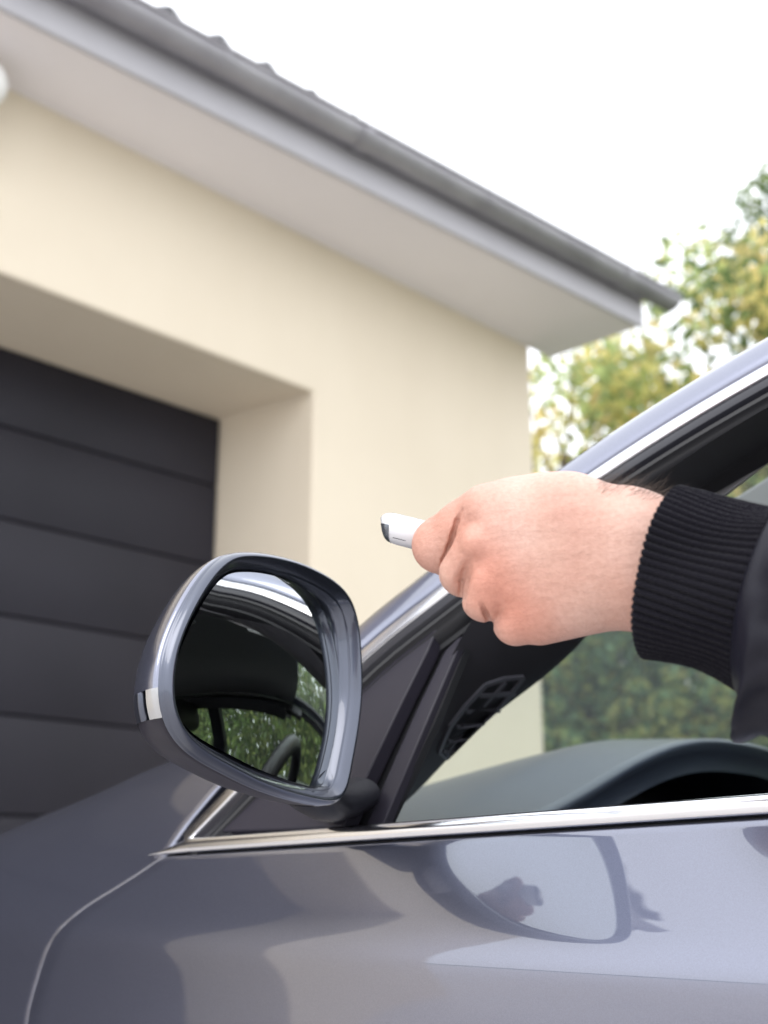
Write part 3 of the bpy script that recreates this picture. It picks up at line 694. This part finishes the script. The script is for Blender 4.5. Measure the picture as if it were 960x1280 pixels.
rows = [[(x, yy, min(zz, dash_z(x, .6)-.012)) for x in xs_] for yy, zz in ((.72, 1.03), (.69, .95), (.62, .90), (.57, .84), (.64, .40))]
V, F = grid(rows); part(fix_normals(mesh('instrument_panel', V, F, 'inner')), dashb)
# steering wheel
swc = np.array([.985, .36, .855]); swn = nrm((0, -.90, .42)); sa = np.array([1., 0, 0]); sb = np.cross(swn, sa)
sw = empty('steering_wheel', swc); part(sw)
rows = []
for t in np.linspace(0, 2*math.pi, 64, endpoint=False):
    c = swc+.172*(sa*math.cos(t)+sb*math.sin(t)); rad = sa*math.cos(t)+sb*math.sin(t)
    rows.append([c+.0165*(rad*math.cos(q)+swn*math.sin(q)) for q in np.linspace(0, 2*math.pi, 14, endpoint=False)])
V, F = grid(rows, True, True); o = fix_normals(mesh('wheel_rim', V, F, 'leather')); adopt(o, sw)
for ang_ in (0, math.pi, -math.pi/2):
    d = sa*math.cos(ang_)+sb*math.sin(ang_); o = tube('spoke', [swc+d*.04-swn*.02, swc+d*.10-swn*.012, swc+d*.168], [.022, .017, .012], 'plastic'); adopt(o, sw)
o = uvs('hub', tuple(swc-swn*.015), .062, 'leather', sw, 1, .75, .9)
# seats
def seat(xc, yb):
    s_ = empty('seat', (xc, yb, .3)); part(s_)
    def pad(nm, pts, w_, th):
        rows = []
        for k, (y, z) in enumerate(pts):
            i_ = min(k, len(pts)-2); t = nrm(np.array(pts[i_+1])-np.array(pts[i_])); nn = np.array([-t[1], t[0]]); ww = w_*(1 if 0 < k < len(pts)-1 else .8); tt = th*(1 if 0 < k < len(pts)-1 else .5)
            rows.append([(xc+ww*np.sign(math.cos(q))*abs(math.cos(q))**.5, y+nn[0]*tt*np.sign(math.sin(q))*abs(math.sin(q))**.6, z+nn[1]*tt*np.sign(math.sin(q))*abs(math.sin(q))**.6) for q in np.linspace(0, 2*math.pi, 24, endpoint=False)])
        V, F = grid(rows, closed_u=True); F += [tuple(range(24)), tuple(range(len(V)-24, len(V)))]
        o = fix_normals(mesh(nm, V, F, 'leather')); sb_ = o.modifiers.new('s', 'SUBSURF'); sb_.levels = sb_.render_levels = 1; adopt(o, s_)
    pad('seat_cushion', [(yb+.50, .44), (yb+.46, .47), (yb+.2, .43), (yb+.0, .40)], .25, .07)
    pad('seat_back', [(yb+.02, .42), (yb-.03, .55), (yb-.12, .80), (yb-.20, 1.0), (yb-.22, 1.05)], .24, .06)
    pad('headrest', [(yb-.225, 1.09), (yb-.23, 1.12), (yb-.25, 1.22), (yb-.255, 1.25)], .13, .045)
seat(.985, -.42); seat(2.0, -.42)
# far door lining and floor
o = mesh('floor_pan', [(.62, -2.0, .22), (2.36, -2.0, .22), (2.36, 1.0, .22), (.62, 1.0, .22)], [(0,1,2,3)], 'inner', None, False); part(o)
o = mesh('bulkhead', [(.66, 1.02, .2), (2.32, 1.02, .2), (2.32, 1.1, .94), (.66, 1.1, .94)], [(0,1,2,3)], 'inner', None, False); part(o)
rows = [[(CXC+u*.82, y, z) for u in np.linspace(-1, 1, 9)] for y, z in ((-.95, .30), (-.85, .48), (-1.25, .46), (-1.40, .90), (-1.50, 1.0), (-1.9, .95))]
V, F = grid(rows); part(fix_normals(mesh('rear_bench', V, F, 'leather')))

# --- wing mirror
wm = empty('wing_mirror', (.45, .5, .95)); part(wm)
aM = R(14); MN = nrm((math.sin(aM), -math.cos(aM), .04)); MO = atX(452.7, 870, .558)
trace = [(430,90),(520,92),(620,115),(700,150),(760,190),(800,240),(822,310),(832,400),(836,500),(834,580),(822,680),(806,770),(793,840),(784,872),(770,898),(748,910),(715,911),(680,905),(600,885),(500,850),(400,800),(320,755),(260,705),(220,640),(203,570),(203,480),(220,390),(250,310),(290,230),(335,160),(380,113)]
rimw = np.array([hit(140+x/2.667, 660+y/2.667, MN, MO) for x, y in trace])
MU = nrm(np.cross((0, 0, 1), MN)); MV = np.cross(MN, MU); MC = rimw.mean(0)      # in-plane axes; MU towards... , MN to the viewer
rim2 = np.stack([(rimw-MC) @ MU, (rimw-MC) @ MV], 1); NR = 150
rim2 = even(rim2, NR, True)
def smooth2(p, it):
    for _ in range(it): p = (np.roll(p, 1, 0)+2*p+np.roll(p, -1, 0))/4
    return p
rim2 = smooth2(rim2, 1)
tn = np.roll(rim2, -1, 0)-np.roll(rim2, 1, 0); tn /= np.linalg.norm(tn, axis=1)[:, None]; inn = np.stack([-tn[:, 1], tn[:, 0]], 1)
if (inn*(-rim2)).sum() < 0: inn = -inn
def inset(d):                                        # inset outline, smoothed a little as it shrinks
    return smooth2(rim2+inn*d, 2)
def ring(p2, depth, shift=(0, 0)): return [MC+MU*(q[0]+shift[0])+MV*(q[1]+shift[1])-MN*depth for q in p2]
bez = [ring(inset(-.0022), .0042), ring(inset(-.0019), .0028), ring(inset(-.0012), .0014), ring(inset(-.0003), .0004), ring(inset(.0008), -.0002), ring(inset(.0018), .0002), ring(inset(.0026), .0010), ring(inset(.0062), .0052),
       ring(inset(.0065), .0060), ring(inset(.0070), .0061), ring(inset(.0074), .0066), ring(inset(.0088), .0112), ring(inset(.0094), .0130), ring(inset(.014), .014)]
V, F = grid(bez, closed_u=True); part(fix_normals(mesh('bezel', V, F, 'bezel')), wm)
# convex glass
RC, RCV = .60, .43; GC = MC-MN*.0035; gn = nrm(MN+np.array([.045, 0, -.004])); GU = nrm(np.cross((0, 0, 1), gn)); GV = np.cross(gn, GU)
gl0 = inset(.0092); rows = []
for s_ in np.linspace(1, .02, 16):
    rows.append([GC+GU*q[0]*s_+GV*q[1]*s_-gn*((q[0]*s_)**2/(2*RC)+(q[1]*s_)**2/(2*RCV)) for q in gl0])
V, F = grid(rows, closed_u=True); F.append(tuple(range(len(V)-NR, len(V)))); part(fix_normals(mesh('mirror_glass', V, F, 'mirror')), wm)
# housing: bands going forward from the bezel
depths = [.0042, .0045, .0052, .0062, .0070, .0076, .0115, .0165, .0225, .0285, .035, .042, .050, .058, .065, .070, .073]
scl = [1.0, .985, .985, .997, 1.000, 1.001, 1.000, .992, .975, .95, .91, .85, .75, .61, .44, .23, .03]
def hring(k, off=0.0):
    s_ = scl[k]+off/.08; d = depths[k]; f = max(0, (d-.0042)/.08)
    return ring(inset(-.0022)*s_, d+off*.6*f, (HS[0]*f*f, HS[1]*f*f))
# drift of the ring centres with depth, towards the car and slightly down
to_car = 1 if (MU @ np.array([1., 0, 0])) > 0 else -1
HS = (to_car*.022, -.012)
hr = [hring(k) for k in range(len(depths))]
mid = np.array(hring(8)); zz = mid[:, 2]; outer = (mid @ np.array([1., 0, 0]))
i_sig = min(range(NR), key=lambda i: abs(zz[i]-.980)+(10 if outer[i] > np.mean(outer) else 0))        # outer flank at lamp height
nxt = 1 if zz[(i_sig+3) % NR] > zz[i_sig] else -1                                                  # direction that climbs
def idx(k): return (i_sig+nxt*k) % NR
def patch(name, i_from, i_to, k0, k1, m, off=0.0, parent=wm):
    ids = [idx(i) for i in range(i_from, i_to+1)]
    rows = [[np.array(hring(k, off)[i]) for i in ids] for k in range(k0, k1)]
    e0 = [p+MN*.0+(np.array(MC)-MN*depths[k0]-p)*.06 for p in rows[0]]
    V, F = grid([e0]+rows); o = fix_normals(mesh(name, V, F, m)); return part(o, wm)
last = len(depths)
V, F = grid(hr[0:6], closed_u=True); part(fix_normals(mesh('seam', V, F, 'bezel')), wm)
i_low = 0
for k in range(1, NR):                                # how far down the dark lower cover reaches: round the bottom to the foot
    if outer[idx(-k)] > .51 and zz[idx(-k)] < .985: i_low = k; break
patch('housing_cap', 4, NR-i_low, 5, last, 'paint')
patch('turn_signal', 0, 4, 5, 8, 'signal', .0005)
patch('signal_tail', 0, 4, 8, last, 'bezel', .0001)
patch('lower_cover', -i_low, 0, 5, last, 'sail', -.0006)
# lamp inner divider
ids = [idx(0), idx(1)]
# foot that carries the mirror on the sail panel
f0 = MC+MU*to_car*.066-MN*.030+np.array([0, 0, -.050]); f1 = np.array([.600, .605, .955])
rows = []
for t in np.linspace(0, 1, 9):
    c = f0*(1-t)+f1*t+np.array([0, 0, -.010*math.sin(t*math.pi)]); a_, b2 = .026-.006*math.sin(t*math.pi), .013-.003*math.sin(t*math.pi)
    rows.append([c+np.array([0, 1, 0])*a_*math.cos(q)+np.array([.15, 0, 1])*b2*math.sin(q) for q in np.linspace(0, 2*math.pi, 24, endpoint=False)])
V, F = grid(rows, closed_u=True); part(fix_normals(mesh('mirror_foot', V, F, 'plastic')), wm)

# ================================================================== THE DRIVER'S ARM
person = empty('person', atD(1000, 800, .62)); tag(person, 'person in a black jacket reaching out of the car window with a remote', 'person')
# ---- hand definition: image-plane pixels (x, y) plus w = pixels of depth behind the knuckle row; radii in the same pixels
HPX = .56/1516
def D_(x, y, w_=0.0): return atD(x, y, .56+w_*HPX+(640-x)*.0001)
CREASE = [[(577, 638, -3, .6), (571.5, 651, 0, 1.7), (566.5, 668, 2.5, 2.5), (561, 684, 8, 3.2), (554.5, 700, 12, 3.9), (550.5, 714, 14, 4.6), (549, 728, 22, 5.2)],
          [(587, 699, -27, .5), (581, 713, -17, 2.2), (577, 728, -8, 3.0), (575.5, 747, 0, 4)], [(599, 751, -33, .5), (607, 766, -17, 2.0), (614, 782, 6, 3.2)]]
def creases(d, c):
    for cr_ in CREASE[1:2]:                            # broad fold first, then the sharp line in it
        for a, b in zip(cr_[:-1], cr_[1:]): d = smax(d, -c((a[0], a[1], a[2]-a[3]*1.1-.6), (b[0], b[1], b[2]-b[3]*1.1-.6), a[3]*2.6, b[3]*2.6), 9*HPX)
    for cr_ in CREASE:                                # narrow clefts that run in between the fingers
        for a, b in zip(cr_[:-1], cr_[1:]):
            for dw, rs in ((0, .9), (4, .75), (8, .65), (12, .6)):
                f_ = min(1, a[3]/3.2); g_ = min(1, b[3]/3.2)
                d = smax(d, -c((a[0], a[1], a[2]+dw*f_), (b[0], b[1], b[2]+dw*g_), min(a[3], 2.5)*rs, min(b[3], 2.5)*rs), 4.5*HPX)
    return d
def hand_sdf(p):
    c = lambda a, b, ra, rb: rcone(p, D_(*a), D_(*b), ra*HPX, rb*HPX)
    u = lambda a, b, k: smin(a, b, k*HPX)
    # forearm and wrist
    d = c((822, 675, 8), (960, 730, 8), 46, 52); d = u(d, c((825, 738, 10), (960, 790, 10), 45, 52), 30)
    # back of the hand
    h = c((775, 656, 12), (640, 643, 20), 49, 47)
    h = u(h, c((790, 690, 12), (632, 684, 14), 48, 40), 34); h = u(h, c((785, 715, 12), (642, 724, 14), 48, 39), 34)
    h = u(h, c((790, 734, 14), (674, 765, 24), 46, 42), 34); h = u(h, c((710, 640, 34), (690, 642, 40), 49, 50), 30)
    d = u(d, h, 40)
    # palm and thumb
    d = u(d, c((740, 700, 55), (660, 712, 75), 58, 48), 40)
    t = c((730, 660, 50), (668, 652, 85), 46, 38); t = u(t, c((668, 652, 85), (604, 662, 125), 34, 29), 12); t = u(t, c((604, 662, 125), (552, 670, 150), 28, 24), 8)
    d = u(d, t, 24)
    def f(m, q, e, g, r0, r1, r2, r3):
        n_ = [(m[i]+q[i])/2 for i in range(3)]; a = u(c(m, n_, r0, (r0+r1)/2+.8), c(n_, q, (r0+r1)/2+.8, r1), 4)
        a = u(a, c(q, e, r1*.99, r2), 8); return u(a, c(e, g, r2, r3), 8)
    fi = f((610, 641, 29), (550.5, 681.5, 54), (562, 693, 108), (604, 690, 122), 38, 36, 30, 24)
    fm = f((603, 683, 5), (580, 715, 22), (596, 715, 82), (640, 700, 92), 31, 31, 27, 23)
    fr = f((617, 730, 4), (606.5, 747, 8), (624, 745, 70), (662, 726, 88), 29, 29.5, 26, 22)
    fp = f((660, 765, 14), (645, 778, 18), (668, 770, 80), (690, 756, 84), 31, 28, 23, 20)
    d = u(u(d, fi, 10), u(u(fm, fr, 1.5), fp, 3), 6)
    for q, r_, k in (((591, 677, -17), 5, 27), ((602, 723, -16), 5, 27), ((598, 630, 2), 4, 30)):
        d = u(d, np.linalg.norm(p-D_(*q).astype(np.float32), axis=-1)-r_*HPX, k)
    d = creases(d, c)
    return d
allj = np.array([D_(*q) for q in ((515, 660, 20), (600, 590, 20), (640, 808, 20), (548, 668, 170), (660, 700, 170), (870, 620, 0), (870, 820, 60), (690, 640, -45), (690, 750, -45), (850, 700, -60))])
V, F = nets(hand_sdf, allj.min(0)-.006, allj.max(0)+.006, .0006)
adj = {}
for f_ in F:
    for i_ in range(4): adj.setdefault(int(f_[i_]), []).append(int(f_[(i_+1) % 4])); adj.setdefault(int(f_[(i_+1) % 4]), []).append(int(f_[i_]))
seen = set(); start = int(np.argmin(np.linalg.norm(V-D_(680, 700, -30), axis=1))); st = [start]; seen.add(start)      # keep the one continuous surface
while st:
    for j_ in adj[st.pop()]:
        if j_ not in seen: seen.add(j_); st.append(j_)
keep = np.zeros(len(V), bool); keep[list(seen)] = True; remap = np.cumsum(keep)-1
F = remap[F[keep[F].all(1)]]; V = V[keep]
hand = mesh('body', V, F, 'skin'); part(hand, person)
cs_ = hand.modifiers.new('smooth', 'SMOOTH'); cs_.factor = .5; cs_.iterations = 1
# blush attribute: ruddier at knuckles and finger joints, paler between
bl = np.zeros(len(V)); 
for c, r_, a_ in ((D_(575, 660, 0), .012, .35), (D_(602, 690, -35), .014, .45), (D_(618, 742, -35), .018, .55), (D_(655, 785, -12), .020, .5), (D_(525, 700, 46), .014, .45), (D_(545, 650, 35), .016, .3), (D_(790, 740, -69), .025, .22), (D_(600, 612, -12), .014, .25)):
    bl += a_*np.exp(-((np.linalg.norm(V-c, axis=1)/r_)**2))
at_ = hand.data.attributes.new('blush', 'FLOAT', 'POINT'); at_.data.foreach_set('value', np.clip(bl, 0, .8).astype(np.float32))
# cuff: ribbed knit tube
ca, cb = D_(833, 716, -46), D_(985, 760, -90); ax = nrm(cb-ca)
e1 = nrm(D_(833, 607, -46)-D_(793, 807, -46)); e1 = nrm(e1-ax*0); e2 = nrm(np.cross(ax, e1)); NRIB = 68; SEG = NRIB*8
def cuff_ring(t, k=1.0, amp=.0010):
    c = ca+(cb-ca)*t; h1 = (.0372-.003*math.sin(t*math.pi)+.004*t)*k; h2 = (.031-.002*math.sin(t*math.pi)+.004*t)*k; out = []
    e1t = nrm(e1*(1-t)+nrm(D_(958, 650, -87)-D_(912, 868, -87))*t); e2t = nrm(np.cross(ax, e1t))
    for j in range(SEG):
        q = 2*math.pi*j/SEG; rb = amp*(abs(math.sin(q*NRIB/2))**.6*2-1)*(1+.25*math.sin(7*q+3*t))
        dr = e1t*math.cos(q)*h1+e2t*math.sin(q)*h2
        out.append(c+dr+nrm(dr)*(rb+.0012*math.sin(3*q+5*t)))
    return out
rows = [cuff_ring(.10, .86, .0004), cuff_ring(.02, .90, .0008), cuff_ring(-.010, .945, .0010), cuff_ring(-.004, .985, .0012)]+[cuff_ring(t) for t in np.linspace(.015, 1.06, 26)]
V, F = grid(rows, closed_u=True); part(fix_normals(mesh('cuff', V, F, 'knit')), person)
# sleeve: puffed nylon with folds, back through the window to the shoulder
sp_ = [cb-ax*.010, cb+ax*.004, D_(1035, 785, -97), D_(1100, 800, -88), np.array([.50, .10, 1.0]), np.array([.565, .0, 1.0]), np.array([.67, -.08, 1.03]), np.array([.80, -.17, 1.09]), np.array([.90, -.24, 1.13])]
rad_ = [.037, .049, .054, .056, .057, .060, .066, .078, .085]
n_ = 150; sp2 = even(np.hstack([np.array(sp_), np.array(rad_)[:, None]]), n_); rows = []
for i in range(n_):
    c = sp2[i, :3]; t = nrm(sp2[min(i+1, n_-1), :3]-sp2[max(i-1, 0), :3]); u_ = nrm(UP-t*(UP @ t)); v_ = np.cross(t, u_); s_ = i/n_*60
    row = []
    for q in np.linspace(0, 2*math.pi, 90, endpoint=False):
        a1 = math.sin(s_*1.15+1.7*math.sin(q+.4)+.5*math.sin(2.3*q)); a2 = math.sin(s_*2.3-1.9*math.sin(q+2.2)+1.1+.6*math.sin(3*q)); a3 = math.sin(s_*4.1+2.5*math.sin(q*2+1))
        f = 1.3-1.5*(1-abs(a1))**2.2-.7*(1-abs(a2))**2.5-.22*a3
        k = min(1, i/8)
        row.append(c+(u_*math.cos(q)*1.06+v_*math.sin(q)*.92)*(sp2[i, 3]+  .0140*(f-.75)*k))
    rows.append(row)
V, F = grid(rows, closed_u=True); F.append(tuple(range(len(V)-90, len(V)))); F.append(tuple(range(90)))
o = fix_normals(mesh('jacket_sleeve', V, F, 'nylon')); part(o, person)
ss = o.modifiers.new('s', 'SUBSURF'); ss.levels = ss.render_levels = 1
# arm hair on the upper side of the wrist
hb = []; hf = []
r_ = np.random.default_rng(5)
def hair(p0, d0, ln, rad, curl):
    o0 = len(hb); d = d0.copy(); p_ = p0.copy(); bend = r_.normal(size=3)*curl
    for k in range(6):
        rr = rad*(1-k/6.2)
        for q in range(3): hb.append(p_+rr*(UP*math.cos(q*2.1)+FW*math.sin(q*2.1)))
        p_ = p_+d*ln/5; d = nrm(d+bend*.35-RT*.04)
    for k in range(5):
        for q in range(3): hf.append((o0+k*3+q, o0+k*3+(q+1) % 3, o0+(k+1)*3+(q+1) % 3, o0+(k+1)*3+q))
Vh = np.array(V); hv = np.array([v.co for v in hand.data.vertices]); hn = np.array([v.normal for v in hand.data.vertices])
rel = hv-CAM; dep = rel @ FW; hx = 480+FPX*(rel @ RT)/dep; hy = 640-FPX*(rel @ UP)/dep
sel = np.where((hx > 745) & (hx < 838) & (hn @ UP > .72) & (hn @ FW < .75))[0]
for i in r_.choice(sel, min(260, len(sel)), replace=False):
    d0 = nrm(hn[i]*.8+RT*r_.uniform(.5, 1.3)+r_.normal(size=3)*.25); hair(hv[i], d0, r_.uniform(.006, .016), .00008, .6)
sel = np.where((hx > 640) & (hx < 810) & (hn @ FW < -.1))[0]
for i in r_.choice(sel, min(260, len(sel)), replace=False):
    d0 = nrm(hn[i]*.35+RT*.5-UP*.7+r_.normal(size=3)*.25); hair(hv[i]-hn[i]*.0003, d0, r_.uniform(.003, .006), .000035, .3)
o = mesh('arm_hair', hb, hf, 'hair'); o['kind'] = 'stuff'; part(o, person)

# ------------------------------------------------------------------ the remote control in the hand
ra, rb = D_(474, 656, 97), D_(618, 692, 120); rax = nrm(rb-ra); rup = nrm(UP-rax*(UP @ rax)); rsd = np.cross(rax, rup)
rc = empty('remote_control', tuple(rb)); tag(rc, 'small white garage remote held between thumb and forefinger', 'remote control')
def rpt(t, k, q):
    sl_ = .0040*(1-math.cos(q))/2*max(0, 1-t/.03); cq, sq = math.cos(q), math.sin(q)
    return ra+rax*(t+sl_)+rup*.0077*k*np.sign(cq)*abs(cq)**.92+rsd*.0145*k*np.sign(sq)*abs(sq)**.85
def rring(t, k=1.0): return [rpt(t, k, q) for q in np.linspace(0, 2*math.pi, 48, endpoint=False)]
Ln = np.linalg.norm(rb-ra)
TIP = ((0.0, .50), (.0004, .66), (.0014, .80), (.0030, .91), (.0050, .97), (.0080, 1.0))
V, F = grid([rring(t, k) for t, k in TIP+((.02, 1.01), (.04, 1.0), (Ln-.004, .97), (Ln, .9))], closed_u=True); F += [tuple(range(48)), tuple(range(len(V)-48, len(V)))]
part(fix_normals(mesh('remote_case', V, F, 'white')), rc)
qs = np.linspace(R(78), R(282), 40)
V, F = grid([[rpt(t-.0003, k*1.012, q) for q in qs] for t, k in TIP[:5]]); part(fix_normals(mesh('end_window', V, F, 'tip')), rc)
V, F = grid([[rpt(t, 1.004+(.006 if 0 < i < 2 else 0), q) for q in (R(118), R(119.5), R(121))] for i, t in enumerate(np.linspace(.007, Ln-.01, 12))]); part(fix_normals(mesh('case_seam', V, F, 'tip')), rc)
